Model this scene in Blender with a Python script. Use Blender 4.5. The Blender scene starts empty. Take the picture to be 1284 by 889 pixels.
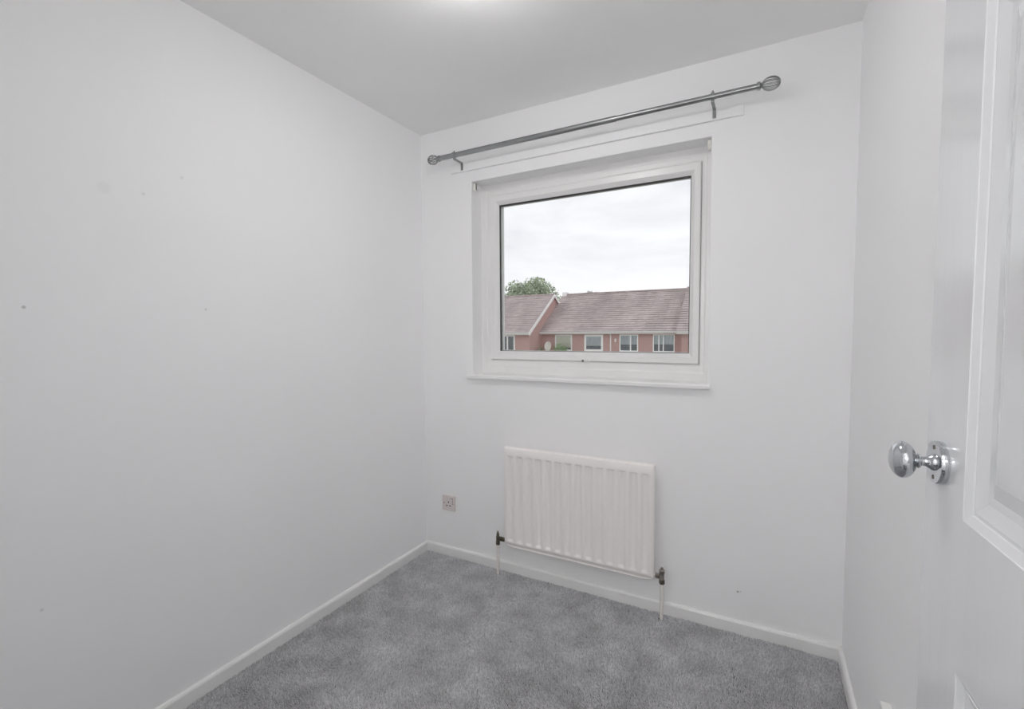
import bpy, bmesh, math, random
import numpy as np
from mathutils import Vector, Matrix

random.seed(7)
RNG = np.random.default_rng(11)
scene = bpy.context.scene
COL = scene.collection

# ------------------------------------------------------------------ camera
F_PX, YAW, PITCH, ROLL = 600.79, -0.5137, -0.0547, -0.0075
CAM = Vector((1.6951, -2.1813, 1.2549))
PPX, PPY = 620.83, 449.58
IW, IH = 1284.0, 889.0
fw = Vector((math.sin(YAW) * math.cos(PITCH), math.cos(YAW) * math.cos(PITCH), math.sin(PITCH)))
rt = fw.cross(Vector((0, 0, 1))).normalized()
up = rt.cross(fw)
r2 = rt * math.cos(ROLL) + up * math.sin(ROLL)
u2 = up * math.cos(ROLL) - rt * math.sin(ROLL)
cam_data = bpy.data.cameras.new('camera')
cam = bpy.data.objects.new('camera', cam_data)
COL.objects.link(cam)
M = Matrix((r2, u2, -fw)).transposed().to_4x4()
M.translation = CAM
cam.matrix_world = M
cam_data.sensor_fit = 'HORIZONTAL'
cam_data.sensor_width = 36.0
cam_data.lens = F_PX * 36.0 / IW
cam_data.shift_x = (IW / 2 - PPX) / IW
cam_data.shift_y = (PPY - IH / 2) / IW
cam_data.clip_start = 0.02
cam_data.clip_end = 500
scene.camera = cam

# ------------------------------------------------------------------ colour management
vs = scene.view_settings
vs.view_transform = 'Standard'
vs.look = 'None'
vs.gamma = 1.0
vs.use_curve_mapping = False
vs.exposure = 0.0
# white room: let the light bounce until it dies out
scene.cycles.max_bounces = 24
scene.cycles.diffuse_bounces = 20
scene.cycles.transparent_max_bounces = 24

# ------------------------------------------------------------------ sky: even overcast with soft cloud
SKY_STRENGTH = 1.16
world = bpy.data.worlds.new('overcast_sky')
scene.world = world
world.use_nodes = True
wn, wl = world.node_tree.nodes, world.node_tree.links
wn.clear()
w_out = wn.new('ShaderNodeOutputWorld')
w_bg = wn.new('ShaderNodeBackground')
w_tc = wn.new('ShaderNodeTexCoord')
w_map = wn.new('ShaderNodeMapping')
w_map.inputs['Scale'].default_value = (1.0, 1.0, 3.2)
w_noise = wn.new('ShaderNodeTexNoise')
w_noise.inputs['Scale'].default_value = 2.6
w_noise.inputs['Detail'].default_value = 5
w_noise.inputs['Roughness'].default_value = 0.55
w_noise.inputs['Distortion'].default_value = 0.6
w_ramp = wn.new('ShaderNodeValToRGB')
w_ramp.color_ramp.elements[0].position = 0.36
w_ramp.color_ramp.elements[0].color = (0.80, 0.80, 0.84, 1)
w_ramp.color_ramp.elements[1].position = 0.62
w_ramp.color_ramp.elements[1].color = (0.97, 0.97, 0.985, 1)
wl.new(w_tc.outputs['Generated'], w_map.inputs['Vector'])
wl.new(w_map.outputs['Vector'], w_noise.inputs['Vector'])
wl.new(w_noise.outputs['Fac'], w_ramp.inputs['Fac'])
wl.new(w_ramp.outputs['Color'], w_bg.inputs['Color'])
w_bg.inputs['Strength'].default_value = SKY_STRENGTH
wl.new(w_bg.outputs['Background'], w_out.inputs['Surface'])

# strength of the ceiling lamp and of the fill lamp added on the landing
ROOM_LAMP = 26.0
LANDING_FILL = 38.5

# ------------------------------------------------------------------ materials
def mat(name, col, rough=0.5, metal=0.0, var=0.0, vscale=8.0, bump=0.0, bscale=60.0, spec=0.5, stretch=(1, 1, 1), island=0.0, detail=4):
    m = bpy.data.materials.new(name)
    m.use_nodes = True
    nt = m.node_tree
    b = nt.nodes['Principled BSDF']
    b.inputs['Base Color'].default_value = (*col, 1)
    b.inputs['Roughness'].default_value = rough
    b.inputs['Metallic'].default_value = metal
    b.inputs['Specular IOR Level'].default_value = spec
    tc = nt.nodes.new('ShaderNodeTexCoord')
    mp = nt.nodes.new('ShaderNodeMapping')
    mp.inputs['Scale'].default_value = stretch
    nt.links.new(tc.outputs['Object'], mp.inputs['Vector'])
    if var > 0 or island > 0:
        n = nt.nodes.new('ShaderNodeTexNoise')
        n.inputs['Scale'].default_value = vscale
        n.inputs['Detail'].default_value = detail
        nt.links.new(mp.outputs['Vector'], n.inputs['Vector'])
        mr = nt.nodes.new('ShaderNodeMapRange')
        mr.inputs['From Min'].default_value = 0.3
        mr.inputs['From Max'].default_value = 0.7
        mr.inputs['To Min'].default_value = 1 - var
        mr.inputs['To Max'].default_value = 1 + var
        nt.links.new(n.outputs['Fac'], mr.inputs['Value'])
        val = mr.outputs['Result']
        if island > 0:
            g = nt.nodes.new('ShaderNodeNewGeometry')
            mi = nt.nodes.new('ShaderNodeMapRange')
            mi.inputs['To Min'].default_value = 1 - island
            mi.inputs['To Max'].default_value = 1 + island
            nt.links.new(g.outputs['Random Per Island'], mi.inputs['Value'])
            mu = nt.nodes.new('ShaderNodeMath')
            mu.operation = 'MULTIPLY'
            nt.links.new(val, mu.inputs[0])
            nt.links.new(mi.outputs['Result'], mu.inputs[1])
            val = mu.outputs[0]
        vm = nt.nodes.new('ShaderNodeVectorMath')
        vm.operation = 'SCALE'
        vm.inputs[0].default_value = col
        nt.links.new(val, vm.inputs['Scale'])
        nt.links.new(vm.outputs['Vector'], b.inputs['Base Color'])
    if bump > 0:
        n2 = nt.nodes.new('ShaderNodeTexNoise')
        n2.inputs['Scale'].default_value = bscale
        n2.inputs['Detail'].default_value = 3
        nt.links.new(mp.outputs['Vector'], n2.inputs['Vector'])
        bp = nt.nodes.new('ShaderNodeBump')
        bp.inputs['Strength'].default_value = bump
        bp.inputs['Distance'].default_value = 0.002
        nt.links.new(n2.outputs['Fac'], bp.inputs['Height'])
        nt.links.new(bp.outputs['Normal'], b.inputs['Normal'])
    return m

def wall_mat(name, col, spots):
    """painted plaster with faint roller texture and a few scuffs of their own shape"""
    m = mat(name, col, rough=0.75, var=0.008, vscale=2.0, bump=0.06, bscale=140, spec=0.25)
    nt = m.node_tree
    b = nt.nodes['Principled BSDF']
    src = b.inputs['Base Color'].links[0].from_socket
    tc = nt.nodes.new('ShaderNodeTexCoord')
    for (p, r, dark, tint) in spots:
        d = nt.nodes.new('ShaderNodeVectorMath')
        d.operation = 'DISTANCE'
        d.inputs[1].default_value = p
        nt.links.new(tc.outputs['Object'], d.inputs[0])
        mr = nt.nodes.new('ShaderNodeMapRange')
        mr.interpolation_type = 'SMOOTHSTEP'
        mr.inputs['From Min'].default_value = r
        mr.inputs['From Max'].default_value = r * 0.4
        mr.inputs['To Min'].default_value = 0
        mr.inputs['To Max'].default_value = dark
        nt.links.new(d.outputs['Value'], mr.inputs['Value'])
        mx = nt.nodes.new('ShaderNodeMix')
        mx.data_type = 'RGBA'
        nt.links.new(mr.outputs['Result'], mx.inputs['Factor'])
        nt.links.new(src, mx.inputs['A'])
        mx.inputs['B'].default_value = (*tint, 1)
        src = mx.outputs['Result']
    nt.links.new(src, b.inputs['Base Color'])
    return m

def glass_mat(name, tint=(0.97, 0.98, 0.98)):
    """thin pane: passes what is behind it, mirrors a little by Fresnel"""
    m = bpy.data.materials.new(name)
    m.use_nodes = True
    nt = m.node_tree
    nt.nodes.clear()
    o = nt.nodes.new('ShaderNodeOutputMaterial')
    mix = nt.nodes.new('ShaderNodeMixShader')
    t = nt.nodes.new('ShaderNodeBsdfTransparent')
    t.inputs['Color'].default_value = (*tint, 1)
    g = nt.nodes.new('ShaderNodeBsdfGlossy')
    g.inputs['Roughness'].default_value = 0.02
    f = nt.nodes.new('ShaderNodeFresnel')
    f.inputs['IOR'].default_value = 1.45
    nt.links.new(f.outputs['Fac'], mix.inputs['Fac'])
    nt.links.new(t.outputs['BSDF'], mix.inputs[1])
    nt.links.new(g.outputs['BSDF'], mix.inputs[2])
    nt.links.new(mix.outputs['Shader'], o.inputs['Surface'])
    return m

def emit_mat(name, col, strength):
    m = bpy.data.materials.new(name)
    m.use_nodes = True
    b = m.node_tree.nodes['Principled BSDF']
    b.inputs['Base Color'].default_value = (0.9, 0.9, 0.9, 1)
    b.inputs['Emission Color'].default_value = (*col, 1)
    b.inputs['Emission Strength'].default_value = strength
    return m

def brick_mat(name, c1, c2, mortar):
    m = bpy.data.materials.new(name)
    m.use_nodes = True
    nt = m.node_tree
    b = nt.nodes['Principled BSDF']
    b.inputs['Roughness'].default_value = 0.9
    tc = nt.nodes.new('ShaderNodeTexCoord')
    sp = nt.nodes.new('ShaderNodeSeparateXYZ')
    cb = nt.nodes.new('ShaderNodeCombineXYZ')
    ad = nt.nodes.new('ShaderNodeMath')
    nt.links.new(tc.outputs['Object'], sp.inputs[0])
    nt.links.new(sp.outputs['X'], ad.inputs[0])
    nt.links.new(sp.outputs['Y'], ad.inputs[1])
    nt.links.new(ad.outputs[0], cb.inputs['X'])
    nt.links.new(sp.outputs['Z'], cb.inputs['Y'])
    br = nt.nodes.new('ShaderNodeTexBrick')
    br.inputs['Color1'].default_value = (*c1, 1)
    br.inputs['Color2'].default_value = (*c2, 1)
    br.inputs['Mortar'].default_value = (*mortar, 1)
    br.inputs['Scale'].default_value = 1.0
    br.inputs['Brick Width'].default_value = 0.225
    br.inputs['Row Height'].default_value = 0.075
    br.inputs['Mortar Size'].default_value = 0.006
    nt.links.new(cb.outputs[0], br.inputs['Vector'])
    nt.links.new(br.outputs['Color'], b.inputs['Base Color'])
    return m

WHITE = (0.885, 0.885, 0.89)
MT = {}
MT['wall_left'] = wall_mat('matt_white_paint_scuffed', WHITE, [
    ((0, -1.499, 1.687), 0.024, 0.10, (0.5, 0.5, 0.5)),
    ((0, -1.689, 1.330), 0.006, 0.55, (0.35, 0.34, 0.33)),
    ((0, -1.219, 1.342), 0.006, 0.35, (0.4, 0.4, 0.4)),
    ((0, -1.396, 1.693), 0.007, 0.22, (0.4, 0.4, 0.4)),
    ((0, -1.280, 1.774), 0.007, 0.2, (0.4, 0.4, 0.4)),
    ((0, -1.690, 0.512), 0.006, 0.3, (0.4, 0.4, 0.4))])
MT['wall_far'] = wall_mat('matt_white_paint', WHITE, [
    ((1.616, 0, 0.169), 0.006, 0.7, (0.3, 0.29, 0.28)),
    ((1.626, 0, 0.172), 0.004, 0.4, (0.3, 0.29, 0.28))])
MT['wall'] = wall_mat('matt_white_paint_plain', WHITE, [])
MT['ceiling'] = mat('ceiling_white', (0.90, 0.90, 0.895), rough=0.85, bump=0.25, bscale=45, spec=0.2, var=0.01, vscale=3)
MT['gloss'] = mat('white_gloss_woodwork', (0.82, 0.82, 0.81), rough=0.35, var=0.02, vscale=12, spec=0.5)
MT['door'] = mat('white_satin_door_paint', (0.735, 0.745, 0.76), rough=0.15, var=0.012, vscale=6, bump=0.05, bscale=24, spec=0.75, stretch=(5, 5, 0.5))
MT['upvc'] = mat('white_upvc', (0.82, 0.815, 0.81), rough=0.3, var=0.015, vscale=5, spec=0.5)
MT['gasket'] = mat('black_rubber_gasket', (0.04, 0.04, 0.045), rough=0.6, var=0.1)
MT['seal'] = mat('grey_rubber_seal', (0.45, 0.45, 0.45), rough=0.6, var=0.1)
MT['sill'] = mat('white_sill_board', (0.85, 0.845, 0.84), rough=0.35, var=0.015, vscale=7)
MT['glass'] = glass_mat('window_glass')
MT['steel'] = mat('satin_steel', (0.36, 0.37, 0.37), rough=0.33, metal=1.0, var=0.05, vscale=20)
MT['chrome'] = mat('polished_chrome', (0.62, 0.64, 0.66), rough=0.06, metal=1.0, var=0.03, vscale=15)
MT['rad'] = mat('radiator_enamel', (0.90, 0.868, 0.852), rough=0.35, var=0.012, vscale=4)
MT['brass'] = mat('tarnished_brass', (0.16, 0.14, 0.11), rough=0.42, metal=0.85, var=0.25, vscale=40)
MT['dull_chrome'] = mat('dulled_chrome', (0.38, 0.35, 0.32), rough=0.3, metal=1.0, var=0.2, vscale=60)
MT['pipe'] = mat('painted_pipe', (0.80, 0.775, 0.74), rough=0.4, var=0.04, vscale=30)
MT['cream_plastic'] = mat('cream_plastic', (0.70, 0.645, 0.62), rough=0.35, var=0.02)
MT['slot'] = mat('dark_slot', (0.10, 0.075, 0.07), rough=0.7, var=0.1)
MT['red_mark'] = mat('red_plastic', (0.45, 0.08, 0.06), rough=0.5, var=0.1)
MT['bracket_plastic'] = mat('ivory_plastic', (0.80, 0.79, 0.74), rough=0.4, var=0.03)
MT['dark_plastic'] = mat('grey_plastic', (0.16, 0.16, 0.15), rough=0.5, var=0.1)
MT['carpet_base'] = mat('carpet_backing', (0.13, 0.13, 0.135), rough=0.95, var=0.1, vscale=30)
MT['carpet'] = mat('grey_carpet_yarn', (0.60, 0.598, 0.612), rough=0.9, var=0.17, vscale=8, island=0.24, spec=0.15, detail=3)  # colour noise paints in light and dark patches of brushed-pile shading
MT['lamp_glow'] = emit_mat('lit_opal_glass', (1.0, 0.985, 0.975), ROOM_LAMP)
MT['landing_fill_glow'] = emit_mat('fill_opal_glass_landing', (1.0, 0.985, 0.975), LANDING_FILL)
MT['brick'] = brick_mat('red_brick', (0.56, 0.335, 0.305), (0.51, 0.30, 0.275), (0.52, 0.44, 0.41))
MT['tile'] = mat('weathered_brown_tile', (0.475, 0.40, 0.39), rough=0.9, var=0.18, vscale=0.55, island=0.08, stretch=(1.6, 0.5, 0.5), detail=5)
MT['ridge'] = mat('ridge_tile', (0.40, 0.32, 0.31), rough=0.9, var=0.2, vscale=2, island=0.15)
MT['ext_white'] = mat('exterior_white', (0.92, 0.90, 0.89), rough=0.5, var=0.02)
MT['ext_cream'] = mat('fascia_cream', (0.86, 0.82, 0.80), rough=0.6, var=0.05)
MT['room_dark'] = mat('dim_room', (0.16, 0.175, 0.185), rough=0.9, var=0.2, vscale=2)
MT['net'] = mat('net_curtain', (0.58, 0.61, 0.62), rough=0.9, var=0.12, vscale=3, stretch=(4, 1, 0.6))
MT['blind'] = mat('pale_curtain', (0.74, 0.71, 0.58), rough=0.9, var=0.08, vscale=3, stretch=(4, 1, 0.4))
MT['leaf'] = mat('tree_leaf', (0.40, 0.47, 0.32), rough=0.8, var=0.25, vscale=0.6, island=0.35)
MT['leaf_dark'] = mat('dark_tree_leaf', (0.13, 0.16, 0.11), rough=0.8, var=0.25, vscale=0.8, island=0.3)
MT['leaf_bright'] = mat('bright_shrub_leaf', (0.32, 0.44, 0.22), rough=0.8, var=0.25, vscale=2, island=0.3)
MT['leaf_olive'] = mat('olive_shrub_leaf', (0.34, 0.33, 0.22), rough=0.8, var=0.2, vscale=2, island=0.3)
MT['bark'] = mat('bark', (0.16, 0.12, 0.09), rough=0.95, var=0.3, vscale=6)
MT['dish'] = mat('pale_grey_dish', (0.80, 0.78, 0.72), rough=0.5, var=0.04)
MT['grass'] = mat('lawn_ground', (0.24, 0.25, 0.20), rough=0.95, var=0.3, vscale=0.4)

# ------------------------------------------------------------------ mesh helpers
class MB:
    def __init__(self):
        self.v, self.f = [], []
    def add(self, vs, fs, m=None):
        o = len(self.v)
        if m is not None:
            vs = [m @ Vector(p) for p in vs]
        self.v.extend([tuple(p) for p in vs])
        self.f.extend([tuple(i + o for i in f) for f in fs])
        return self
    def box(self, x0, x1, y0, y1, z0, z1, m=None):
        vs = [(x0, y0, z0), (x1, y0, z0), (x1, y1, z0), (x0, y1, z0), (x0, y0, z1), (x1, y0, z1), (x1, y1, z1), (x0, y1, z1)]
        fs = [(0, 3, 2, 1), (4, 5, 6, 7), (0, 1, 5, 4), (1, 2, 6, 5), (2, 3, 7, 6), (3, 0, 4, 7)]
        return self.add(vs, fs, m)
    def lathe(self, prof, m=None, n=32):
        """prof: (radius, height) pairs round the z axis; radius 0 closes to a point"""
        vs, rings = [], []
        for (r, h) in prof:
            if r < 1e-7:
                rings.append([len(vs)])
                vs.append((0, 0, h))
            else:
                rings.append(list(range(len(vs), len(vs) + n)))
                vs.extend([(r * math.cos(2 * math.pi * k / n), r * math.sin(2 * math.pi * k / n), h) for k in range(n)])
        fs = []
        for a, b in zip(rings[:-1], rings[1:]):
            for k in range(n):
                k2 = (k + 1) % n
                if len(a) == 1 and len(b) == 1:
                    continue
                if len(a) == 1:
                    fs.append((a[0], b[k2], b[k]))
                elif len(b) == 1:
                    fs.append((a[k], a[k2], b[0]))
                else:
                    fs.append((a[k], a[k2], b[k2], b[k]))
        if len(rings[0]) > 1:
            fs.append(tuple(reversed(rings[0])))
        if len(rings[-1]) > 1:
            fs.append(tuple(rings[-1]))
        return self.add(vs, fs, m)
    def tube(self, pts, r, n=10, closed=False):
        pts = [Vector(p) for p in pts]
        vs, rings = [], []
        prev = None
        L = len(pts)
        for i, p in enumerate(pts):
            if closed:
                t = (pts[(i + 1) % L] - pts[i - 1]).normalized()
            else:
                t = (pts[min(i + 1, L - 1)] - pts[max(i - 1, 0)]).normalized()
            if prev is None:
                a = t.orthogonal().normalized()
            else:
                a = (prev - t * prev.dot(t)).normalized()
            prev = a
            b = t.cross(a)
            rr = r[i] if isinstance(r, (list, tuple)) else r
            rings.append(list(range(len(vs), len(vs) + n)))
            vs.extend([p + (a * math.cos(2 * math.pi * k / n) + b * math.sin(2 * math.pi * k / n)) * rr for k in range(n)])
        fs = []
        pairs = list(zip(rings[:-1], rings[1:]))
        if closed:
            pairs.append((rings[-1], rings[0]))
        for a, b in pairs:
            for k in range(n):
                k2 = (k + 1) % n
                fs.append((a[k], a[k2], b[k2], b[k]))
        if not closed:
            fs.append(tuple(reversed(rings[0])))
            fs.append(tuple(rings[-1]))
        return self.add(vs, fs)
    def prism(self, poly, x0, x1):
        """polygon of (y, z) pushed along x"""
        n = len(poly)
        vs = [(x0, y, z) for y, z in poly] + [(x1, y, z) for y, z in poly]
        fs = [tuple(reversed(range(n))), tuple(range(n, 2 * n))]
        fs += [(k, (k + 1) % n, (k + 1) % n + n, k + n) for k in range(n)]
        return self.add(vs, fs)
    def build(self, name, material, parent=None, bevel=0.0, smooth=False, seg=2):
        me = bpy.data.meshes.new(name)
        me.from_pydata(self.v, [], self.f)
        bm = bmesh.new()
        bm.from_mesh(me)
        bmesh.ops.recalc_face_normals(bm, faces=bm.faces)
        bm.to_mesh(me)
        bm.free()
        me.materials.append(material)
        if smooth:
            me.shade_smooth()
            me.set_sharp_from_angle(angle=math.radians(38))
        o = bpy.data.objects.new(name, me)
        COL.objects.link(o)
        if bevel > 0:
            md = o.modifiers.new('bevel', 'BEVEL')
            md.width = bevel
            md.segments = seg
            md.limit_method = 'ANGLE'
            md.angle_limit = math.radians(40)
        if parent is not None:
            o.parent = parent
            o.matrix_parent_inverse = parent_inv(parent)
        return o

def world_of(o):
    w = o.matrix_basis.copy()
    while o.parent is not None:
        w = o.parent.matrix_basis @ o.matrix_parent_inverse @ w
        o = o.parent
    return w
def parent_inv(p):
    """parts are modelled in world coordinates"""
    return world_of(p).inverted()

def tag(o, label, cat=None, group=None, kind=None):
    o['label'] = label
    if cat:
        o['category'] = cat
    if group:
        o['group'] = group
    if kind:
        o['kind'] = kind
    return o

def empty(name, loc):
    o = bpy.data.objects.new(name, None)
    o.empty_display_size = 0.05
    o.location = loc
    COL.objects.link(o)
    return o

def box(name, b, material, parent=None, bevel=0.0):
    return MB().box(*b).build(name, material, parent, bevel)

# ------------------------------------------------------------------ room shell
W, H, D = 1.9732, 2.35, -2.055          # right wall, ceiling, near wall (room faces); window wall is y = 0, left wall x = 0
OX0, OX1, OZ0, OZ1 = 0.328, 1.487, 1.012, 2.047     # window opening
WT = 0.27
TH = 0.10

tag(MB().box(-0.12, W + 0.12, D - 1.6, WT, -0.14, -0.012).build('floor', MT['carpet_base']), 'carpet backing and boards under the grey pile', 'floor', kind='structure')
tag(MB().box(-0.12, W + 0.9, D - 1.6, WT, H, H + 0.12).build('ceiling', MT['ceiling']), 'plain white painted ceiling', 'ceiling', kind='structure')
tag(MB().box(-0.12, 0, D - 0.10, WT, -0.14, H + 0.06).build('wall_left', MT['wall_left']), 'bare white wall with small scuffs, unbroken from corner to corner', 'wall', kind='structure')
wf = MB()
def holed_wall(mb, x0, x1, z0, z1, y0, y1, hx0, hx1, hz0, hz1):
    vs, fs = [], []
    xs, zs = (x0, hx0, hx1, x1), (z0, hz0, hz1, z1)
    idx = {}
    for s, y in enumerate((y0, y1)):
        for i, x in enumerate(xs):
            for j, z in enumerate(zs):
                idx[(s, i, j)] = len(vs)
                vs.append((x, y, z))
    for s in (0, 1):
        for i in range(3):
            for j in range(3):
                if (i, j) == (1, 1):
                    continue
                if hz0 <= z0 and j == 0:
                    continue
                fs.append((idx[(s, i, j)], idx[(s, i + 1, j)], idx[(s, i + 1, j + 1)], idx[(s, i, j + 1)]))
    def quad(a, b):
        fs.append((idx[(0, *a)], idx[(0, *b)], idx[(1, *b)], idx[(1, *a)]))
    for i in range(3):
        quad((i, 0), (i + 1, 0)); quad((i, 3), (i + 1, 3))
    for j in range(3):
        quad((0, j), (0, j + 1)); quad((3, j), (3, j + 1))
    for a, b in (((1, 1), (2, 1)), ((2, 1), (2, 2)), ((2, 2), (1, 2)), ((1, 2), (1, 1))):
        quad(a, b)
    mb.add(vs, fs)
holed_wall(wf, -0.12, W + 0.12, -0.14, H + 0.06, 0.0, WT, OX0, OX1, OZ0, OZ1)
tag(wf.build('wall_far', MT['wall_far'], bevel=0.004), 'white wall that holds the window, radiator below it', 'wall', kind='structure')
tag(MB().box(W, W + TH, D - 0.10, WT, -0.14, H + 0.06).build('wall_right', MT['wall']), 'bare white wall behind the open door', 'wall', kind='structure')

# doorway wall behind the camera and the landing beyond it
DX0, DX1, DZ = 1.10, 1.958, 2.005
nw = MB()
nw.box(-0.12, DX0, D - TH, D, -0.14, H + 0.06)
nw.box(DX0, DX1, D - TH, D, DZ, H + 0.06)
nw.box(DX1, W + TH, D - TH, D, -0.14, H + 0.06)
tag(nw.build('wall_near', MT['wall']), 'white wall with the doorway, behind the viewer', 'wall', kind='structure')
LY = D - 1.45
tag(box('wall_landing_end', (-0.12, W + 0.9, LY - 0.1, LY, -0.14, H + 0.06), MT['wall']), 'white end wall of the landing outside the room', 'wall', kind='structure')
tag(box('wall_landing_left', (-0.12, 0.0, LY, D - TH, -0.14, H + 0.06), MT['wall']), 'white side wall of the landing', 'wall', kind='structure')
tag(box('wall_landing_right', (W + TH, W + TH + 0.1, LY, D - TH + 0.05, -0.14, H + 0.06), MT['wall']), 'white side wall of the landing by the doorway', 'wall', kind='structure')

# skirting
SH, ST = 0.049, 0.013
def skirting(name, pts_fn, label):
    prof = [(0, -0.012), (ST, -0.012), (ST, SH - 0.009), (ST - 0.003, SH - 0.003), (ST - 0.007, SH), (0, SH)]
    mb = MB()
    a, b = pts_fn
    n = len(prof)
    vs = [a(d, z) for d, z in prof] + [b(d, z) for d, z in prof]
    fs = [tuple(reversed(range(n))), tuple(range(n, 2 * n))] + [(k, (k + 1) % n, (k + 1) % n + n, k + n) for k in range(n)]
    mb.add(vs, fs)
    return tag(mb.build(name, MT['gloss']), label, 'baseboard', kind='structure')
skirting('baseboard_left', (lambda d, z: (d, D, z), lambda d, z: (d, 0, z)), 'low white skirting board along the long bare wall')
skirting('baseboard_far', (lambda d, z: (0, -d, z), lambda d, z: (W, -d, z)), 'low white skirting board under the radiator')
skirting('baseboard_right', (lambda d, z: (W - d, D, z), lambda d, z: (W - d, 0, z)), 'low white skirting board behind the door')
skirting('baseboard_near', (lambda d, z: (0, D + d, z), lambda d, z: (DX0 - 0.07, D + d, z)), 'low white skirting board beside the doorway')

# ------------------------------------------------------------------ carpet pile (uncountable)
def value_noise(x, y, cell, seed):
    g = np.random.default_rng(seed).random((96, 96))
    u, v = x / cell + 8, y / cell + 40
    i, j = np.floor(u).astype(int), np.floor(v).astype(int)
    a, b = u - i, v - j
    a, b = a * a * (3 - 2 * a), b * b * (3 - 2 * b)
    i, j = i % 95, j % 95
    return (g[i, j] * (1 - a) + g[i + 1, j] * a) * (1 - b) + (g[i, j + 1] * (1 - a) + g[i + 1, j + 1] * a) * b
def carpet():
    sp = 0.0040
    xs = np.arange(ST + 0.001, W - ST, sp)
    ys = np.arange(D + 0.0, -ST, sp)
    X, Y = np.meshgrid(xs, ys)
    X = X.ravel() + RNG.uniform(-.0017, .0017, X.size)
    Y = Y.ravel() + RNG.uniform(-.0017, .0017, Y.size)
    keep = np.ones(X.size, bool)
    for px_ in (0.502, 1.322):
        keep &= np.hypot(X - px_, Y + .052) > .0135
    X, Y = X[keep], Y[keep]
    n = X.size
    # brushed patches: the pile lies one way or the other
    w1 = value_noise(X, Y, 0.05, 4) - .5
    w2 = value_noise(X, Y, 0.05, 5) - .5
    f = value_noise(X + .16 * w1, Y + .16 * w2, 0.20, 1) * .62 + value_noise(X + .08 * w1, Y + .08 * w2, 0.075, 2) * .38
    s = np.tanh((f - .5) * 9)
    ang = 1.1 + 1.2 * (value_noise(X, Y, 0.3, 3) - .5) + RNG.normal(0, .3, n)
    lean = .0062 * s + RNG.normal(0, .0008, n)
    lx, ly = np.cos(ang) * lean + RNG.normal(0, .0008, n), np.sin(ang) * lean + RNG.normal(0, .0008, n)
    h = .011 + RNG.normal(0, .0012, n) + .0012 * w1
    r0 = .0022
    th = RNG.uniform(0, 6.283, n)
    V = np.zeros((n, 6, 3), np.float32)
    for k in range(3):
        a = th + k * 2.0944
        V[:, k, 0] = X + r0 * np.cos(a)
        V[:, k, 1] = Y + r0 * np.sin(a)
        V[:, k, 2] = -.0125
        V[:, 3 + k, 0] = X + lx + r0 * .62 * np.cos(a + .4)
        V[:, 3 + k, 1] = Y + ly + r0 * .62 * np.sin(a + .4)
        V[:, 3 + k, 2] = -.0125 + h - r0 * .62 * (np.cos(a + .4) * lx + np.sin(a + .4) * ly) / h * 1.3
    V[:, :, 0] = np.clip(V[:, :, 0], ST * .6, W - ST * .6)
    V[:, :, 1] = np.clip(V[:, :, 1], D - .05, -ST * .6)
    base = (np.arange(n) * 6)[:, None]
    quads = np.concatenate([base + np.array([[0, 1, 4, 3]]), base + np.array([[1, 2, 5, 4]]), base + np.array([[2, 0, 3, 5]])], 0)
    tris = base + np.array([[3, 4, 5]])
    me = bpy.data.meshes.new('carpet_pile')
    me.vertices.add(n * 6)
    me.vertices.foreach_set('co', V.ravel())
    loops = np.concatenate([quads.ravel(), tris.ravel()]).astype(np.int32)
    me.loops.add(loops.size)
    me.loops.foreach_set('vertex_index', loops)
    starts = np.concatenate([np.arange(len(quads)) * 4, len(quads) * 4 + np.arange(len(tris)) * 3]).astype(np.int32)
    me.polygons.add(starts.size)
    me.polygons.foreach_set('loop_start', starts)
    me.update(calc_edges=True)
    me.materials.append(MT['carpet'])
    o = bpy.data.objects.new('carpet_pile', me)
    COL.objects.link(o)
    return tag(o, 'mottled mid-grey cut pile carpet across the whole floor', 'carpet', kind='stuff')
carpet()

# ------------------------------------------------------------------ window
FY = 0.100                                # room face of the fixed frame
GX0, GX1, GZ0, GZ1 = 0.436, 1.398, 1.154, 1.935
SX0, SX1, SZ0, SZ1 = 0.387, 1.441, 1.107, 1.985     # joint between frame and opening sash
win = tag(empty('window_1', ((OX0 + OX1) / 2, FY, OZ0)), 'white plastic-framed window with one top-hung sash facing brick houses', 'window', kind='structure')
def ring(mb, o, i, y0, y1, prof=None):
    """mitred rectangular ring: o and i are (x0, x1, z0, z1), prof the (t, y) section from outer to inner edge"""
    prof = prof or [(0, y0), (1, y0)]
    vs, fs = [], []
    secs = list(prof) + [(1, y1), (0, y1)]
    m = len(secs)
    for (cx, cz) in ((0, 2), (1, 2), (1, 3), (0, 3)):
        for (t, y) in secs:
            vs.append((o[cx] + (i[cx] - o[cx]) * t, y, o[cz] + (i[cz] - o[cz]) * t))
    for c in range(4):
        d = (c + 1) % 4
        for k in range(m):
            k2 = (k + 1) % m
            fs.append((c * m + k, c * m + k2, d * m + k2, d * m + k))
    mb.add(vs, fs)
    return mb
fo = (OX0 - 0.004, OX1 + 0.004, OZ0 + 0.008, OZ1 + 0.004)
fi = (SX0, SX1, SZ0, SZ1)
ring(MB(), fo, fi, FY, FY + 0.052, [(0, FY), (0.55, FY), (0.62, FY + .003), (0.93, FY + .003), (1, FY + .006)]).build('window_frame', MT['upvc'], win, bevel=0.002)
SFY = FY - 0.008
so = (SX0 + .0015, SX1 - .0012, SZ0 + .0015, SZ1 - .0015)
gi = (GX0, GX1, GZ0, GZ1)
sash = ring(MB(), so, gi, SFY, FY + 0.046, [(0, SFY + .004), (0.07, SFY), (0.60, SFY), (0.66, SFY + .002), (0.94, SFY + .014), (1, SFY + .016)]).build('sash', MT['upvc'], win, bevel=0.0)
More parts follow.
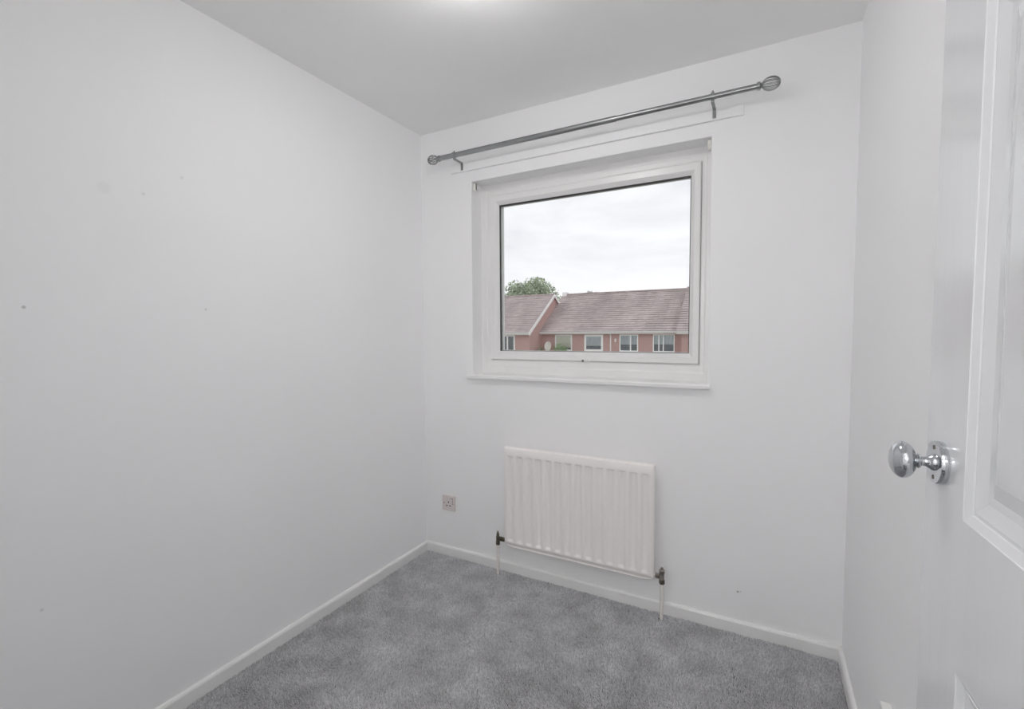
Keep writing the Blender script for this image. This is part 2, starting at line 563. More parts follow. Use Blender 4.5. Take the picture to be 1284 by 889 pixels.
ring(MB(), (GX0 - .002, GX1 + .002, GZ0 - .002, GZ1 + .002), (GX0 + .0028, GX1 - .003, GZ0 + .002, GZ1 - .006), SFY + .017, SFY + .030).build('gasket', MT['gasket'], sash)
# outer leg of the sash seen through the pane at its edges
ring(MB(), (GX0 - .002, GX1 + .002, GZ0 - .002, GZ1 + .002), (GX0 + .006, GX1 - .004, GZ0 + .003, GZ1 - .003), SFY + .040, SFY + .058).build('outer_bead', MT['upvc'], sash)
box('pane', (GX0 + .0005, GX1 - .0005, SFY + .032, SFY + .036, GZ0 + .0005, GZ1 - .0005), MT['glass'], sash)
ring(MB(), (SX0 - .003, SX1 + .003, SZ0 - .003, SZ1 + .003), (SX0 + .006, SX1 - .006, SZ0 + .006, SZ1 - .006), FY + .0125, FY + .02).build('seal', MT['seal'], win)
# handle: small backplate with a short lever lying along the bottom rail
hx, hz = 0.917, 1.109
hb = MB().box(hx - .012, hx + .016, SFY - .006, SFY + .002, hz - .006, hz + .010).build('window_handle', MT['upvc'], win, bevel=0.002)
MB().box(hx - .010, hx + .001, SFY - .0085, SFY - .004, hz - .003, hz + .007).build('handle_socket', MT['dark_plastic'], hb, bevel=0.001)
lv = MB()
lv.tube([(hx + .004, SFY - .006, hz), (hx + .009, SFY - .014, hz - .003), (hx + .022, SFY - .016, hz - .003), (hx + .034, SFY - .015, hz + .002)], [.0035, .004, .0035, .003], n=8)
lv.build('lever', MT['upvc'], hb, smooth=True)
# sill board
sb = MB()
sb.prism([(-0.004, OZ0 + .0195), (FY + .006, OZ0 + .0205), (FY + .006, OZ0 + .0005), (-0.004, OZ0 + .0005)], OX0 + .0003, OX1 - .0003)
sb.prism([(-0.026, OZ0 - .001), (-0.026, OZ0 + .013), (-0.021, OZ0 + .019), (-.0003, OZ0 + .0198), (-.0003, OZ0 - .001)], OX0 - .028, OX1 + .012)
sb.build('window_sill', MT['sill'], win, bevel=0.0015)
# outside sill
MB().prism([(FY + .06, OZ0 + .03), (WT + .04, OZ0 - .01), (WT + .04, OZ0 - .04), (FY + .06, OZ0 - .0)], OX0, OX1).build('outer_sill', MT['upvc'], win)

# blind brackets left in the top corners of the recess
def blind_bracket(x, side, label):
    y0 = 0.016
    r = tag(empty('blind_bracket', (x, y0, OZ1 - .04)), label, 'blind bracket')
    s = side
    pl = MB()
    xa, xb = sorted((x, x + s * .0035))
    pl.box(xa, xb, y0, y0 + .030, OZ1 - .036, OZ1 + .001)
    # half-round cup
    n = 9
    for k in range(n - 1):
        a0, a1 = math.pi + math.pi * k / (n - 1), math.pi + math.pi * (k + 1) / (n - 1)
        c = (y0 + .015, OZ1 - .030)
        R0, R1 = .015, .0115
        poly = [(c[0] + R0 * math.cos(a0), c[1] + R0 * math.sin(a0)), (c[0] + R0 * math.cos(a1), c[1] + R0 * math.sin(a1)),
                (c[0] + R1 * math.cos(a1), c[1] + R1 * math.sin(a1)), (c[0] + R1 * math.cos(a0), c[1] + R1 * math.sin(a0))]
        pl.prism(poly, min(x, x + s * .016), max(x, x + s * .016))
    pl.box(min(x, x + s * .016), max(x, x + s * .016), y0, y0 + .0035, OZ1 - .031, OZ1 - .006)
    pl.build('cup', MT['bracket_plastic'], r, bevel=.0006)
    box('socket_insert', (min(x + s * .003, x + s * .011), max(x + s * .003, x + s * .011), y0 + .009, y0 + .022, OZ1 - .034, OZ1 - .002), MT['dark_plastic'], r, .001)
    return r
blind_bracket(OX0, 1, 'ivory roller blind cup bracket in window recess, on the side near the long bare wall')
blind_bracket(OX1, -1, 'ivory roller blind cup bracket in window recess, on the side towards the door')

# ------------------------------------------------------------------ batten and curtain pole
BZ0, BZ1, BY = 2.104, 2.146, -0.015
tag(box('curtain_batten', (0.208, 1.602, BY, 0.0, BZ0, BZ1), MT['wall'], bevel=.003), 'flat white-painted timber batten on the wall above the window', 'batten')
PZ, PY, PR = 2.166, -0.088, 0.0125
pole = tag(empty('curtain_pole', (0.92, PY, PZ)), 'grey metal curtain pole with oval cage finials above the window', 'curtain pole')
RX = Matrix.Rotation(math.pi / 2, 4, 'Y')      # z axis -> x axis
def along_x(x, sgn=1):
    return Matrix.Translation((x, PY, PZ)) @ Matrix.Rotation(sgn * math.pi / 2, 4, 'Y')
PX0, PX1 = 0.188, 1.652
rod = MB().lathe([(PR, 0), (PR, 0.93)], along_x(PX0), 20).build('rod', MT['steel'], pole, smooth=True)
MB().lathe([(PR * .86, 0), (PR * .86, PX1 - PX0 - .90)], along_x(PX0 + .90), 20).build('telescopic_rod', MT['steel'], pole, smooth=True)
for sgn, x in ((-1, PX0), (1, PX1)):
    fin = MB()
    mtx = along_x(x, sgn)
    L, R = .060, .0235
    for k in range(6):                       # wire loops running end to end
        a = math.pi * k / 6
        pts = []
        for q in range(28):
            t = 2 * math.pi * q / 28
            h = .012 + L / 2 - L / 2 * math.cos(t)
            rr = R * math.sin(t)
            pts.append(mtx @ Vector((rr * math.cos(a), rr * math.sin(a), h)))
        fin.tube(pts, .0017, n=6, closed=True)
    f_ = fin.build('finial', MT['steel'], pole, smooth=True)
    MB().lathe([(.0145, -.004), (.0155, 0), (.0155, .006), (.011, .009), (.008, .012), (.006, .015)], mtx, 20).build('finial_collar', MT['steel'], f_, smooth=True)
    MB().lathe([(.0022, .012), (.0022, .012 + L)], mtx, 8).build('finial_spindle', MT['steel'], f_, smooth=True)
for x in (0.281, 1.497):
    br = MB()
    br.box(x - .0065, x + .0065, BY - .004, BY - .0002, 2.110, 2.1495)
    br.box(x - .0060, x + .0060, PY - .002, BY - .001, 2.1435, 2.1495)
    br.box(x - .0050, x + .0050, PY - .004, PY + .004, 2.1435, PZ - PR + .001)
    b_ = br.build('bracket', MT['steel'], pole, bevel=.001)
    cr = MB()
    pts = [(x, PY + (PR + .0035) * math.cos(t), PZ + (PR + .0035) * math.sin(t)) for t in np.linspace(0, 2 * math.pi, 25)[:-1]]
    n = len(pts)
    prof = []
    for (q, rr) in ((-.006, PR - .0005), (.006, PR - .0005), (.006, PR + .0035), (-.006, PR + .0035)):
        prof.append((rr, q))
    mt = along_x(x)
    vs, fs = [], []
    for k in range(24):
        a = 2 * math.pi * k / 24
        for (rr, q) in prof:
            vs.append(mt @ Vector((rr * math.cos(a), rr * math.sin(a), q)))
    for k in range(24):
        k2 = (k + 1) % 24
        for j in range(4):
            j2 = (j + 1) % 4
            fs.append((k * 4 + j, k * 4 + j2, k2 * 4 + j2, k2 * 4 + j))
    cr.add(vs, fs)
    cr.build('clamp_ring', MT['steel'], b_, smooth=True)
    MB().lathe([(.0035, 0), (.0035, .006), (.0025, .008), (0, .008)], Matrix.Translation((x, PY, PZ + PR + .002)), 10).build('grub_screw', MT['steel'], b_, smooth=True)
    for z in (2.117, 2.131):
        MB().lathe([(.0028, 0), (.0022, .0015), (0, .0018)], Matrix.Translation((x, BY - .0038, z)) @ Matrix.Rotation(math.pi / 2, 4, 'X'), 10).build('screw', MT['steel'], b_)

# ------------------------------------------------------------------ radiator
RX0, RX1, RZ0, RZ1, RYF, RYB = 0.547, 1.288, 0.158, 0.672, -0.066, -0.040
rad = tag(empty('radiator', ((RX0 + RX1) / 2, RYB, 0.0)), 'white fluted single panel radiator on the wall under the window', 'radiator')
def rad_panel():
    nch = 14
    m0 = .012
    pitch = (RX1 - RX0 - 2 * m0) / nch
    dep = .0085
    xs, xd = [RX0, RX0 + .003, RX0 + .006], [1, .35, 0]
    xd_edge = {0: .006, 1: .002, 2: 0.0}
    cols = [(RX0, 0.0, .008), (RX0 + .002, 0.0, .003), (RX0 + .006, 0.0, 0.0)]
    for c in range(nch):
        a = RX0 + m0 + c * pitch
        cols += [(a + pitch * .12, 0.0, 0), (a + pitch * .17, .08, 0), (a + pitch * .30, .92, 0), (a + pitch * .36, 1.0, 0),
                 (a + pitch * .64, 1.0, 0), (a + pitch * .70, .92, 0), (a + pitch * .83, .08, 0), (a + pitch * .88, 0.0, 0)]
    cols += [(RX1 - .006, 0, 0), (RX1 - .002, 0, .003), (RX1, 0, .008)]
    rows = [(RZ0 + .012, 0.0, .010), (RZ0 + .016, 0, .004), (RZ0 + .022, 0, 0.0), (RZ0 + .030, 0, 0), (RZ0 + .031, .06, 0), (RZ0 + .040, .94, 0), (RZ0 + .042, 1, 0),
            (RZ1 - .048, 1, 0), (RZ1 - .046, .95, 0), (RZ1 - .040, .05, 0), (RZ1 - .038, 0, 0), (RZ1 - .006, 0, 0), (RZ1 - .002, 0, .003), (RZ1, 0, .008)]
    mb = MB()
    vs, fs = [], []
    for (z, kz, ez) in rows:
        for (x, kx, ex) in cols:
            vs.append((x, RYF + dep * kx * kz + max(ex, ez), z))
    nc, nr = len(cols), len(rows)
    for j in range(nr - 1):
        for i in range(nc - 1):
            fs.append((j * nc + i, j * nc + i + 1, (j + 1) * nc + i + 1, (j + 1) * nc + i))
    nfront = len(vs)
    # back sheet and rim
    rim = [i for i in range(nc)] + [j * nc + nc - 1 for j in range(1, nr)] + [(nr - 1) * nc + i for i in range(nc - 2, -1, -1)] + [j * nc for j in range(nr - 2, 0, -1)]
    back = []
    for k in rim:
        back.append(len(vs))
        vs.append((vs[k][0], RYB, vs[k][2]))
    for k in range(len(rim)):
        k2 = (k + 1) % len(rim)
        fs.append((rim[k], rim[k2], back[k2], back[k]))
    fs.append(tuple(back))
    mb.add(vs, fs)
    return mb
panel = rad_panel().build('panel', MT['rad'], rad, smooth=True)
# welded seams round the panel edge, with the rolled lip below
sm = MB()
sm.box(RX0 + .004, RX1 - .004, -.056, -.050, RZ1 - .003, RZ1 + .004)
sm.build('top_seam', MT['rad'], panel, bevel=.002)
lp = MB()
lp.tube([(RX0 + .001, -.052, RZ0 + .013), (RX0 + .018, -.053, RZ0 + .003), (RX0 + .05, -.0535, RZ0), (RX1 - .05, -.0535, RZ0), (RX1 - .018, -.053, RZ0 + .003), (RX1 - .001, -.052, RZ0 + .013)], .0042, n=8)
lp.box(RX0 + .02, RX1 - .02, -.0555, -.050, RZ0 + .001, RZ0 + .014)
lp.build('bottom_lip', MT['rad'], panel, smooth=True)
for x in (RX0 + .12, RX1 - .12):             # wall brackets behind
    b_ = MB().box(x - .015, x + .015, RYB - .002, -.0002, RZ0 + .06, RZ0 + .075).box(x - .015, x + .015, -.003, -.0002, RZ0 + .05, RZ1 - .05).box(x - .015, x + .015, RYB - .002, -.0002, RZ1 - .08, RZ1 - .065)
    b_.build('wall_bracket', MT['rad'], rad)
VZ = RZ0 + .026
def valve(px, side, kind):
    xr = RX0 if side < 0 else RX1
    py = -.052
    v = MB()
    R = lambda ax: Matrix.Rotation(math.pi / 2 * (1 if side > 0 else -1), 4, 'Y')
    t = Matrix.Translation((px, py, VZ))
    if kind == 'lockshield':
        v.lathe([(.0085, -.022), (.0085, -.010), (.0095, -.008), (.0095, .010), (.0075, .012), (.0075, .026), (.0045, .030), (.0035, .038), (0, .040)], t, 16)
    else:
        v.lathe([(.0085, -.014), (.0105, -.012), (.0105, .016), (.0125, .018), (.0125, .028), (.0095, .031), (.006, .033), (.005, .040), (0, .041)], t, 20)
    L = abs(px - xr)
    vv = v.build('valve', MT['brass'] if kind == 'lockshield' else MT['dull_chrome'], rad, smooth=True)
    tx = Matrix.Translation((xr - side * .004, py, VZ)) @ R(0)
    MB().lathe([(.008, 0), (.008, L * .35)], tx, 14).build('tail', MT['rad'] if kind != 'lockshield' else MT['brass'], vv, smooth=True)
    MB().lathe([(.0118, L * .30), (.0125, L * .34), (.0125, L * .78), (.010, L * .85), (.008, L + .004)], tx, 6).build('union_nut', MT['brass'] if kind == 'lockshield' else MT['dull_chrome'], vv)
    MB().lathe([(.0095, -.034), (.0122, -.031), (.0122, -.015), (.010, -.012)], t, 6).build('compression_nut', MT['brass'], vv)
    p_ = MB().lathe([(.0078, -.011), (.0078, VZ - .028)], Matrix.Translation((px, py, 0)), 16)
    p_.build('pipe', MT['pipe'], rad, smooth=True)
valve(0.502, -1, 'lockshield')
valve(1.322, 1, 'wheelhead')

# ------------------------------------------------------------------ socket outlet
scx, scz = 0.1615, 0.2975
so_ = tag(empty('wall_socket', (scx, 0, scz - .043)), 'cream single power socket low on the wall beside the radiator', 'socket')
pl_ = MB().box(scx - .043, scx + .043, -.0095, 0.0005, scz - .043, scz + .043).build('face_plate', MT['cream_plastic'], so_, bevel=.003)
for (dx, dz, w, h) in ((0, .006, .0045, .0085), (-.011, -.014, .0075, .0045), (.011, -.014, .0075, .0045)):
    box('pin_slot', (scx + dx - w / 2 - .001, scx + dx + w / 2 + .001, -.0099, -.0080, scz + dz - h / 2 - .001, scz + dz + h / 2 + .001), MT['slot'], pl_)
rk = box('rocker', (scx + .016, scx + .028, -.0130, -.0085, scz + .009, scz + .029), MT['cream_plastic'], pl_, .001)
for dx in (-.030, .030):
    MB().lathe([(.0034, 0), (.003, .001), (0, .0012)], Matrix.Translation((scx + dx, -.0093, scz)) @ Matrix.Rotation(math.pi / 2, 4, 'X'), 12).build('screw', MT['slot'], pl_)
box('switch_gap', (scx + .0145, scx + .0295, -.0098, -.0080, scz + .0075, scz + .0305), MT['slot'], pl_)

# ------------------------------------------------------------------ open door
da = math.radians(3.0)
DD = Vector((-math.sin(da), math.cos(da), 0))     # hinge -> leading edge
DN = Vector((-math.cos(da), -math.sin(da), 0))    # room-side face normal
ROSE = Vector((1.907, -1.327, 1.074))
DW, DH, DT = 0.762, 1.981, 0.035
EDGE = 0.056
org = ROSE + DD * EDGE                            # leading edge on the room-side face
def dm():
    """local: x = distance from the leading edge towards the hinge, y = out of the room-side face, z = up"""
    m = Matrix((-DD, DN, Vector((0, 0, 1)))).transposed().to_4x4()
    m.translation = Vector((org.x, org.y, 0.012))
    return m
DM = dm()
door = tag(empty('door_1', (org.x - DD.x * DW, org.y - DD.y * DW, 0.0)), 'white six-panel door standing open against the side wall', 'door', kind='structure')
z_off = 0.012
STL, MUL = EDGE + .070, .100
pw = (DW - 2 * STL - MUL) / 2
colsx = [(STL, STL + pw), (STL + pw + MUL, DW - STL)]
rowsz = [(.200, .826 - z_off), (1.020 - z_off, 1.630), (1.735, 1.865)]
lf = MB()
# stiles and rails, with a thin core closing each panel opening
lf.box(0, STL, -DT, 0, 0, DH, DM).box(DW - STL, DW, -DT, 0, 0, DH, DM).box(colsx[0][1], colsx[1][0], -DT, 0, 0, DH, DM)
zs = [0] + [z for r in rowsz for z in r] + [DH]
for (x0, x1) in colsx:
    for k in range(0, len(zs), 2):
        lf.box(x0, x1, -DT, 0, zs[k], zs[k + 1], DM)
    for (z0, z1) in rowsz:
        lf.box(x0, x1, -DT + .0135, -.0135, z0, z1, DM)
leaf = lf.build('leaf', MT['door'], door)
prof = [(0.0, 0.0), (.0008, -.0012), (.0100, -.0052), (.0108, -.0068), (.0140, -.0072), (.0150, -.0062), (.0320, -.0112), (.0420, -.0116), (.0620, -.0060), (.0680, -.0052)]
for (x0, x1) in colsx:
    for (z0, z1) in rowsz:
        for side in (1, -1):
            vs, fs = [], []
            for (t, d) in prof:
                t = min(t, min(x1 - x0, z1 - z0) * .45)
                y = d if side > 0 else -DT - d
                vs += [(x0 + t, y, z0 + t), (x1 - t, y, z0 + t), (x1 - t, y, z1 - t), (x0 + t, y, z1 - t)]
            n = len(prof)
            for k in range(n - 1):
                for c in range(4):
                    c2 = (c + 1) % 4
                    fs.append((k * 4 + c, k * 4 + c2, (k + 1) * 4 + c2, (k + 1) * 4 + c))
            e = (n - 1) * 4
            fs.append((e, e + 1, e + 2, e + 3))
            yb = -.0132 if side > 0 else -DT + .0132
            s0 = len(vs)
            vs += [(x0, yb, z0), (x1, yb, z0), (x1, yb, z1), (x0, yb, z1)]
            fs += [(c, (c + 1) % 4, s0 + (c + 1) % 4, s0 + c) for c in range(4)] + [(s0, s0 + 1, s0 + 2, s0 + 3)]
            MB().add(vs, fs, DM).build('panel', MT['door'], leaf, smooth=False)
# knob
KM = Matrix((DD, Vector((0, 0, 1)), DN)).transposed().to_4x4()
KM.translation = ROSE
for side in (1, -1):
    km = KM if side > 0 else Matrix.Translation(-DN * DT) @ KM @ Matrix.Rotation(math.pi, 4, 'X')
    if side > 0:
        kp = [(.0115, .0085), (.0115, .0110), (.0100, .0130), (.0072, .0165), (.0064, .0200), (.0064, .0225), (.0095, .0240), (.0100, .0260), (.0085, .0275), (.0105, .0290), (.0160, .0310)]
        c, Rk, hk = .0425, .0255, .0150
        for q in range(-6, 9):
            a = math.radians(q * 11.25)
            kp.append((Rk * math.cos(a) if q < 8 else 0, c + hk * math.sin(a)))
        kp = [k for k in kp if not (k[0] > .0165 and k[1] < .0310)]
    else:
        kp = [(.0115, .0085), (.0064, .0120), (.0160, .0150), (.0240, .0190), (.0200, .0230), (0, .0245)]
    kn = MB().lathe(kp, km, 48).build('door_knob', MT['chrome'], door, smooth=True)
    kn['label'] = 'polished chrome knob on a round rose'
    MB().lathe([(.0285, -.0005), (.0290, .001), (.0290, .0075), (.0280, .0090), (.0, .0092)], km, 48).build('rose', MT['chrome'], kn, smooth=True)
    for sy in (1, -1):
        MB().lathe([(.0030, .0088), (.0030, .0096), (0, .0097)], km @ Matrix.Translation((0, sy * .0205, 0)), 12).build('screw', MT['brass'], kn)
# latch plate in the leading edge
MB().box(-.001, .001, -DT / 2 - .011, -DT / 2 + .011, 1.00, 1.12, DM).build('latch_plate', MT['chrome'], door)
for z in (.22, 1.0, 1.74):
    MB().lathe([(.006, 0), (.006, .075)], DM @ Matrix.Translation((DW + .004, .001, z)), 12).build('hinge', MT['chrome'], door, smooth=True)
# door lining round the opening behind the viewer
dl = MB()
dl.box(DX0, DX0 + .03, D - TH - .002, D + .004, -.012, DZ).box(DX1 - .012, DX1, D - TH - .002, D - .002, -.012, DZ).box(DX0, DX1, D - TH - .002, D + .002, DZ - .022, DZ)
tag(dl.build('trim_1', MT['gloss']), 'white door lining round the doorway behind the viewer', 'door lining', kind='structure')

# small white block low on the side wall
tag(box('door_stop', (W - .022, W + .0, -.80, -.768, .30, .366), MT['gloss'], bevel=.003), 'small white door stop block low on the wall behind the door', 'door stop')

# ------------------------------------------------------------------ ceiling lamp, and an unseen floor lamp added as frontal fill
def ceiling_lamp(x, y, glow, label):
    r = tag(empty('ceiling_lamp', (x, y, H)), label, 'lamp')
    MB().lathe([(.155, 0.001), (.155, -.018), (.148, -.022), (.0, -.022)], Matrix.Translation((x, y, H)), 40).build('base_ring', MT['upvc'], r, smooth=True)
    MB().lathe([(.146, -.019), (.145, -.030), (.135, -.045), (.115, -.060), (.08, -.073), (.04, -.080), (0, -.082)], Matrix.Translation((x, y, H)), 40).build('diffuser', glow, r, smooth=True)
ceiling_lamp(0.95, -0.99, MT['lamp_glow'], 'round opal glass ceiling lamp in the middle of the room')
fl = tag(empty('fill_floor_lamp', (1.64, -2.75, -.012)), 'added fill lamp with an opal glass globe standing on the landing', 'lamp')
TF = Matrix.Translation((1.64, -2.75, 0))
MB().lathe([(.13, -.012), (.13, .004), (.12, .012), (.02, .018), (.012, .024)], TF, 40).build('base', MT['steel'], fl, smooth=True)
MB().lathe([(.011, .015), (.011, 1.475)], TF, 16).build('pole', MT['steel'], fl, smooth=True)
MB().lathe([(.016, 1.462), (.045, 1.470), (.045, 1.494), (.035, 1.498)], TF, 24).build('gallery', MT['steel'], fl, smooth=True)
MB().lathe([(.12 * math.sin(a), 1.60 - .12 * math.cos(a)) for a in np.linspace(0, math.pi, 25)], TF, 40).build('globe', MT['landing_fill_glow'], fl, smooth=True)

# ------------------------------------------------------------------ outdoors
GZ = -3.4
tag(box('ground', (-120, 90, WT + .6, 190, GZ - .3, GZ), MT['grass']), 'grassy ground between the houses', 'ground', kind='structure')

TILE_ANG = None
def terrace(name, label, x0, x1, yf, depth, eave_z, ridge_z, gable_right=False, over0=0.05, over1=0.05, front_over=.28):
    yr = yf + depth / 2
    root = tag(empty(name, ((x0 + x1) / 2, yf, GZ)), label, 'house')
    slope = (ridge_z - eave_z) / (yr - (yf - front_over))
    zf = eave_z + slope * front_over
    w = MB().prism([(yf, GZ), (yf + depth, GZ), (yf + depth, zf - .12), (yr, ridge_z - .12), (yf, zf - .12)][::-1], x0, x1)
    wall = w.build('wall', MT['brick'], root)
    # roof deck, front and back slope
    e0 = (yf - front_over, eave_z)
    e1 = (yf + depth + front_over, eave_z)
    rf = MB().prism([(e0[0], e0[1]), (yr, ridge_z), (e1[0], e1[1]), (e1[0], e1[1] - .10), (yr, ridge_z - .10), (e0[0], e0[1] - .10)], x0 - over0, x1 + over1)
    roof = rf.build('roof', MT['tile'], root)
    # lapped tiles on the street slope
    L = math.hypot(yr - e0[0], ridge_z - e0[1])
    ux = Vector((0, (yr - e0[0]) / L, (ridge_z - e0[1]) / L))
    nz = Vector((0, -ux.z, ux.y))
    tm = MB()
    tw, ex = .33, .262
    rows = int(L / ex)
    ex = L / rows
    cols = max(1, int(round((x1 + over1 - x0 + over0) / tw)))
    tw = (x1 + over1 - x0 + over0) / cols
    for r in range(rows):
        s0 = r * ex - .03
        s1 = s0 + ex + .06
        for c in range(cols):
            xa = x0 - over0 + c * tw + .004
            xb = xa + tw - .008
            jit = random.uniform(-.006, .006)
            a = Vector((0, e0[0], e0[1])) + ux * s0
            b = Vector((0, e0[0], e0[1])) + ux * min(s1, L)
            lo, hi, th = .055 + jit, .012, .022
            vs = []
            for (q, d) in ((a, lo), (b, hi), (b, hi - th), (a, lo - th)):
                p_ = q + nz * d
                vs += [(xa, p_.y, p_.z), (xb, p_.y, p_.z)]
            tm.add(vs, [(0, 1, 3, 2), (2, 3, 5, 4), (4, 5, 7, 6), (6, 7, 1, 0), (0, 2, 4, 6), (1, 7, 5, 3)])
    t_ = tm.build('roof_tiles', MT['tile'], roof)
    t_['kind'] = 'stuff'
    # ridge tiles
    nrt = max(1, int((x1 + over1 - x0 + over0) / .45))
    lw = (x1 + over1 - x0 + over0) / nrt
    rmb = MB()
    for k in range(nrt):
        xa = x0 - over0 + k * lw
        poly = [(yr + .13 * math.cos(a), ridge_z - .02 + .10 * math.sin(a)) for a in np.linspace(0, math.pi, 7)]
        rmb.prism(poly, xa + .005, xa + lw - .005)
    r_ = rmb.build('ridge_tiles', MT['ridge'], roof)
    r_['kind'] = 'stuff'
    # fascia and gutter
    box('fascia', (x0 - over0, x1 + over1, e0[0] - .005, e0[0] + .02, eave_z - .17, eave_z - .0), MT['ext_cream'], root)
    MB().prism([(e0[0] - .10 + .10 * (1 - math.cos(a)) / 2, eave_z - .01 - .09 * math.sin(a)) for a in np.linspace(0, math.pi, 7)], x0 - over0, x1 + over1).build('gutter', MT['ext_white'], root)
    box('soffit', (x0 - over0, x1 + over1, e0[0], yf + .01, eave_z - .17, eave_z - .15), MT['ext_cream'], root)
    if gable_right:
        n_ = [(e0[0] - .02, eave_z + .02), (yr, ridge_z + .06), (yr, ridge_z - .16), (e0[0] - .02, eave_z - .22)]
        MB().prism(n_, x1 + over1 - .01, x1 + over1 + .035).build('bargeboard', MT['ext_white'], root)
        n_ = [(yr + .85, ridge_z + .06 - .85 * slope), (yr, ridge_z + .06), (yr, ridge_z - .16), (yr + .85, ridge_z - .16 - .85 * slope)]
        MB().prism(n_, x1 + over1 - .01, x1 + over1 + .035).build('bargeboard', MT['ext_white'], root)
    return root, wall, roof

def house_window(root, yf, x0, x1, z0, z1, mulls=(), curtain=None, fr=.07, ajar=False):
    f = MB()
    f.box(x0, x1, yf - .06, yf + .01, z0, z0 + fr + .02).box(x0, x1, yf - .06, yf + .01, z1 - fr, z1)
    f.box(x0, x0 + fr, yf - .06, yf + .01, z0 + fr + .02, z1 - fr).box(x1 - fr, x1, yf - .06, yf + .01, z0 + fr + .02, z1 - fr)
    for m in mulls:
        f.box(m - fr * .55, m + fr * .55, yf - .058, yf + .01, z0 + fr + .02, z1 - fr)
    f.box(x0 - .03, x1 + .03, yf - .11, yf + .01, z0 - .05, z0)
    w = f.build('window', MT['ext_white'], root)
    box('dark_interior', (x0 + .02, x1 - .02, yf - .012, yf + .005, z0 + .02, z1 - .02), MT['room_dark'], w)
    xs = [x0] + list(mulls) + [x1]
    for a, b in zip(xs[:-1], xs[1:]):
        box('pane', (a + fr * .5, b - fr * .5, yf - .042, yf - .038, z0 + fr, z1 - fr), MT['glass'], w)
        if curtain:
            cm, frac = curtain
            zc = z1 - (z1 - z0) * frac
            vs, fs = [], []
            n = 14
            for k in range(n + 1):
                xx = a + fr * .45 + (b - a - fr * .9) * k / n
                yy = yf - .024 + .007 * math.sin(k * 1.9)
                vs += [(xx, yy, zc), (xx, yy, z1 - fr * .6), (xx, yf - .013, zc), (xx, yf - .013, z1 - fr * .6)]
            for k in range(n):
                a4, b4 = k * 4, k * 4 + 4
                fs += [(a4, b4, b4 + 1, a4 + 1), (a4 + 2, a4 + 3, b4 + 3, b4 + 2), (a4, a4 + 2, b4 + 2, b4), (a4 + 1, b4 + 1, b4 + 3, a4 + 3)]
            fs += [(0, 1, 3, 2), (n * 4, n * 4 + 2, n * 4 + 3, n * 4 + 1)]
            MB().add(vs, fs).build('curtain', cm, w)
    return w

YM = 28.0
main, mwall, mroof = terrace('terraced_house', 'long red brick terrace with brown tiled roof and four upstairs windows in a row', -11.67, -2.82, YM, 8.0, 1.27, 4.03, over0=0.0, over1=0.0)
box('wall_return', (-2.83, -2.57, YM, YM + .3, GZ, 1.25), MT['brick'], main)
house_window(main, YM, -10.66, -9.46, -.02, 1.06, (), (MT['blind'], .80), fr=.075)
house_window(main, YM, -8.61, -7.36, -.04, 1.06, (), (MT['net'], .66), fr=.13)
house_window(main, YM, -6.31, -5.15, -.03, 1.06, (-5.62,), (MT['net'], .58), fr=.07)
house_window(main, YM, -4.27, -3.01, -.03, 1.06, (-3.92, -3.66), (MT['net'], .56), fr=.06)
dpz = MB().tube([(-6.87, YM - .05, GZ), (-6.87, YM - .05, .98), (-6.90, YM - .16, 1.10), (-6.95, YM - .27, 1.16)], .045, n=10)
dpz.build('downpipe', MT['ext_white'], main, smooth=True)
box('wall_vent', (-6.63, -6.53, YM - .03, YM + .01, .58, .80), MT['ext_cream'], main)
# white cap where the roof meets the taller gable
box('verge_cap', (-11.62, -11.30, YM + 3.70, YM + 4.25, 3.90, 4.20), MT['ext_white'], main)

YL = 26.07
left, lwall, lroof = terrace('terraced_house', 'brick house with white gable boards projecting forward of the terrace', -20.5, -11.67, YL, 8.0, 1.24, 3.92, gable_right=True, over1=0.12)
house_window(left, YL, -13.98, -12.72, -.03, 1.06, (-13.27,), None, fr=.09)

YR = 27.35
right, rwall, rroof = terrace('terraced_house', 'brick house with pale fascia stepping forward at the far end of the terrace', -2.56, 5.5, YR, 8.0, 1.24, 4.05, over0=0.25)

# satellite dish on a wall pole in front of the terrace
sd = tag(empty('satellite_dish', (-11.1, YM - .2, -.4)), 'pale oval satellite dish on the brick terrace wall beside the gable', 'satellite dish')
dmx = Matrix.Translation((-11.02, YM - .42, .30)) @ Matrix.Rotation(math.radians(78), 4, 'X') @ Matrix.Diagonal((1.1, 1.5, 1, 1))
MB().lathe([(0, -.05), (.10, -.042), (.18, -.018), (.225, .012), (.222, .018), (.175, -.008), (.10, -.030), (0, -.038)], dmx, 28).build('reflector', MT['dish'], sd, smooth=True)
MB().tube([(-11.02, YM - .005, .05), (-11.02, YM - .22, .08), (-11.02, YM - .37, .28)], .02, n=8).build('mount', MT['dish'], sd)
MB().tube([(-11.02, YM - .42, .05), (-11.02, YM - .80, .16)], .012, n=8).build('feed_arm', MT['dish'], sd)

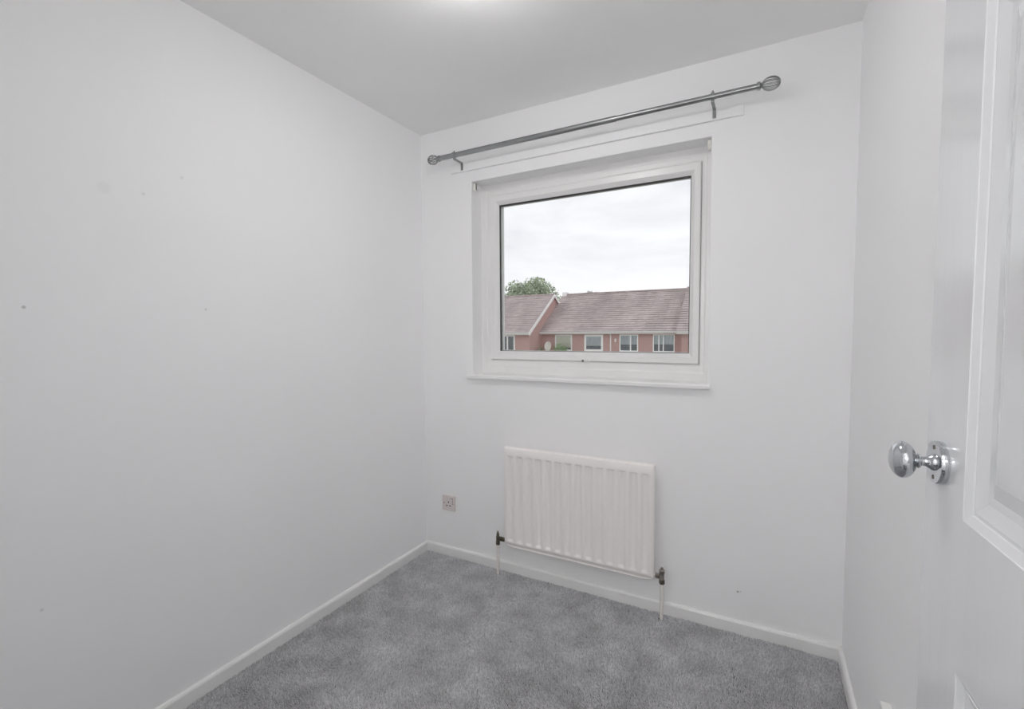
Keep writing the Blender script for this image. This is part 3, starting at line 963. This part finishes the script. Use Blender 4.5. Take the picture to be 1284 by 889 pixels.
# ------------------------------------------------------------------ trees and shrubs
def leaf_cloud(blobs, n, size, seed):
    rg = np.random.default_rng(seed)
    vs, fs = [], []
    wts = np.array([b[3] * b[4] * b[5] for b in blobs])
    wts = wts / wts.sum()
    for _ in range(n):
        b = blobs[rg.choice(len(blobs), p=wts)]
        d = rg.normal(size=3)
        d /= np.linalg.norm(d)
        rr = rg.uniform(.55, 1.06) if rg.random() < .8 else rg.uniform(0, .6)
        c = Vector((b[0] + d[0] * b[3] * rr, b[1] + d[1] * b[4] * rr, b[2] + d[2] * b[5] * rr))
        nrm = Vector(d + rg.normal(size=3) * .7).normalized()
        a = nrm.orthogonal().normalized()
        a.rotate(Matrix.Rotation(rg.uniform(0, 6.28), 3, nrm))
        e = nrm.cross(a)
        s = size * rg.uniform(.6, 1.3)
        o = len(vs)
        vs += [tuple(c - a * s), tuple(c + e * s * .5 + nrm * s * .12), tuple(c + a * s), tuple(c - e * s * .5 + nrm * s * .12)]
        fs.append((o, o + 1, o + 2, o + 3))
    m = MB()
    m.v, m.f = vs, fs
    return m
def tree(name, label, x, y, top, rx, rz, n, size, leafm, seed, cat='tree', group=None):
    rg = random.Random(seed)
    r = tag(empty(name, (x, y, GZ)), label, cat, group)
    cz = top - rz
    blobs = [(x, y, cz, rx * .72, rx * .72, rz * .8)]
    for k in range(9):
        a = rg.uniform(0, 6.28)
        q = rg.uniform(.35, .62)
        blobs.append((x + math.cos(a) * rx * q, y + math.sin(a) * rx * q, cz + rg.uniform(-.35, .55) * rz, rx * rg.uniform(.32, .45), rx * rg.uniform(.32, .45), rz * rg.uniform(.32, .45)))
    leaf_cloud(blobs, n, size, seed).build('foliage', leafm, r)
    t = MB()
    tr = max(.03, rx * .06)
    t.tube([(x, y, GZ - .05), (x + .05 * rx, y, (GZ + cz) / 2), (x, y, cz + rz * .3)], [tr * 1.3, tr, tr * .4], n=8)
    for b in blobs[1:]:
        t.tube([(x, y, cz - rz * .7), (b[0], b[1], b[2])], [tr * .5, tr * .12], n=6)
    t.build('trunk', MT['bark'], r, smooth=True)
    return r
def at(px, py, Y):
    d = fw + r2 * ((px - PPX) / F_PX) - u2 * ((py - PPY) / F_PX)
    t = (Y - CAM.y) / d.y
    return CAM + d * t
# the big tree stands well behind the gabled house
c = at(672, 341, 50.0)
tree('broadleaf_tree', 'round-crowned broadleaf tree rising behind the gabled house roof', c.x, 50.0, c.z, 3.9, 3.6, 11000, .17, MT['leaf'], 3)
c = at(716, 366.5, 46.0)
tree('broadleaf_tree', 'dark tree top just showing over the terrace ridge, next to the gable boards', c.x, 46.0, c.z, 1.1, 1.0, 1500, .12, MT['leaf_dark'], 5)
c = at(747, 364.0, 46.0)
tree('broadleaf_tree', 'dark tree top just showing over the middle of the terrace ridge', c.x, 46.0, c.z, 1.5, 1.0, 1800, .12, MT['leaf_dark'], 6)
c = at(702, 426.5, 27.2)
tree('tall_shrub', 'bright green shrub in front of the curtained terrace window', c.x, 27.2, c.z, .56, 1.0, 2200, .05, MT['leaf_bright'], 8, 'shrub')
c = at(676, 431.0, 27.0)
tree('tall_shrub', 'olive shrub by the gable wall of the projecting house', c.x + .1, 27.0, c.z, .34, .8, 1400, .05, MT['leaf_olive'], 9, 'shrub')
